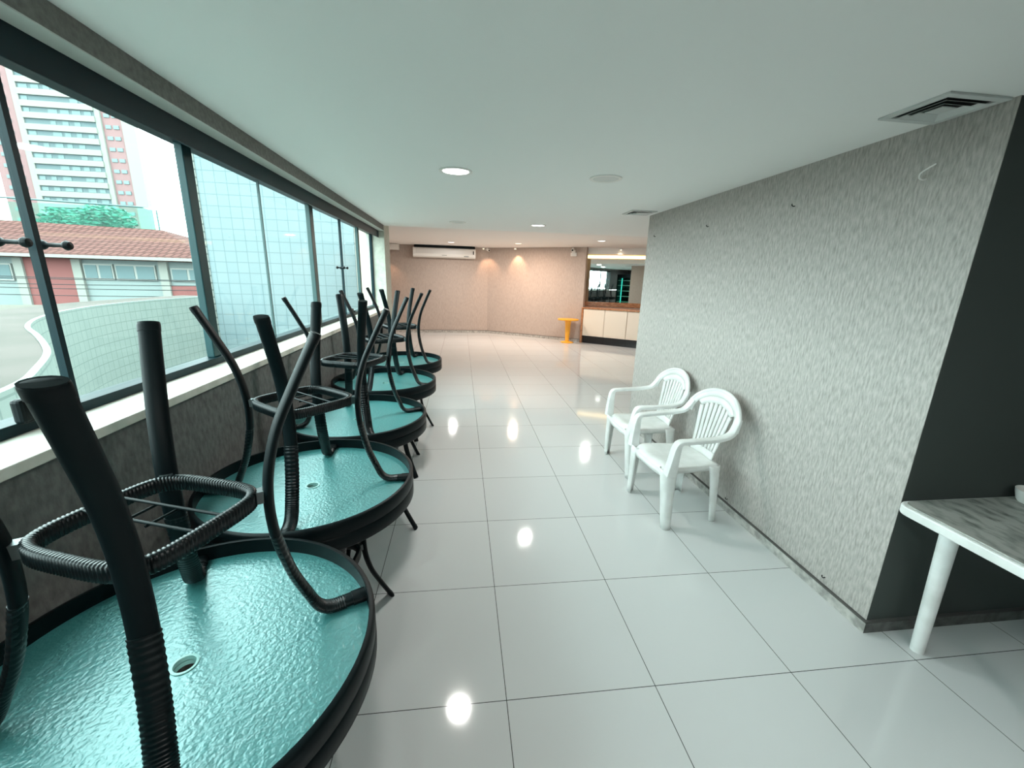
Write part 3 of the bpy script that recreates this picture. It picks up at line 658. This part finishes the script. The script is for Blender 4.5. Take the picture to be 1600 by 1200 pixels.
for q in range(21):
    z = 3.0 + q * 2.03
    fl = MB().box(*tx((-85.1, 99.9, z), (-72.4, 100.6, z + 1.05))).build('balcony_band', m_tc, tw)
    gz = MB().box(*tx((-85.1, 100.3, z + 1.05), (-72.4, 100.6, z + 2.03))).build('glazing', m_tg2, tw)
    for k in range(6):
        if random.random() < 0.75: 
            x = -84.8 + k * 2.1; MB().box(*tx((x, 100.22, z + 1.15), (x + 0.9 + random.random() * 0.7, 100.32, z + 1.85))).build('window_pane', m_tw, gz)
    for x in (-71.0, -69.6, -90.8, -88.6):
        MB().box(*tx((x, 100.35, z + 1.1), (x + 1.0, 100.55, z + 1.75))).build('window', m_tw, tw)
# low dense trees between house and tower
def foliage(name, c, r, cnt, label, col, squash=0.6):
    mb = MB(); rnd = random.Random(int(c[0] * -30))
    for _ in range(cnt):
        a = rnd.uniform(0, 2 * PI); e = rnd.uniform(-1, 1); q = rnd.random() ** 0.4
        p = Vector((math.cos(a) * math.sqrt(1 - e * e) * q * r, math.sin(a) * math.sqrt(1 - e * e) * q * r * 0.6, e * q * r * squash))
        s = rnd.uniform(0.10, 0.22); R3 = Matrix.Rotation(rnd.uniform(0, 6), 3, 'Z') @ Matrix.Rotation(rnd.uniform(0, 3), 3, 'X')
        vs = [R3 @ Vector(v) * s + p for v in ((-1, 0, 0), (0, -0.45, 0.1), (1, 0, 0), (0, 0.45, 0.1))]
        mb.add(vs, [(0, 1, 2, 3)])
    t = empty(name, c); tag(t, label, 'tree')
    mb.build('crown', col, t)
    MB().tube([(0, 0, -c[2] - 2.5), (0.1, 0, -c[2] * 0.4 - 1), (0.000, 0.000, 0.000)], 0.16, 10).build('trunk', mat('bark', (0.056, 0.047, 0.038), 0.9), t)
m_leaf = mat('teal_green_leaves', (0.022, 0.128, 0.093), 0.7)
foliage('bushy_tree', (-27.5, 36, 4.9), 2.2, 1500, 'bright green tree top showing between the house roof and tower', m_leaf)
foliage('bushy_tree', (-31.2, 37, 4.9), 1.7, 900, 'smaller green tree top left of the bright green one', m_leaf)
# glass rail on the roof terrace behind
gr = empty('glass_railing', (-20, 30, 0)); tag(gr, 'green glass terrace railing above the tiled roof', 'railing')
MB().box((-20, 0, 3.6), (0.05, 0.06, 5.35)).build('glass_panel', m_tint, gr)
MB().tube([(-20, 0.03, 5.9), (0.1, 0.03, 5.35)], 0.05, 8).build('top_rail', m_post, gr)
MB().tube([(0.1, 0.03, 3.2), (0.1, 0.03, 5.35)], 0.05, 8).build('end_post', m_post, gr)
for k, (z, dz) in enumerate(((0.95, 0.0), (1.02, 0.12), (1.25, 0.03), (1.33, -0.05), (0.6, 0.1))):
    pth = [(-26 + 22 * t, 15.5 + 1.2 * k * 0.2, z + dz * t - 0.35 * 4 * t * (1 - t) * 0.5) for t in [i / 20 for i in range(21)]]
    o = MB().tube(pth, 0.012, 6).build('overhead_cable', m_black)
    tag(o, ['lowest overhead cable', 'second overhead cable', 'third overhead cable', 'upper overhead cable', 'sagging overhead cable'][k] + ' crossing outside in front of the brick house', 'cable', 'overhead cables outside')

for _o in (hs, tw, pw, tr, gd, bw, ep):
    for _c in [_o] + list(_o.children_recursive):
        if _c.type == 'MESH' and _c.data.materials and _c.data.materials[0].node_tree.nodes.get('Principled BSDF'):
            P(_c.data.materials[0]).inputs['Specular IOR Level'].default_value = 0.06
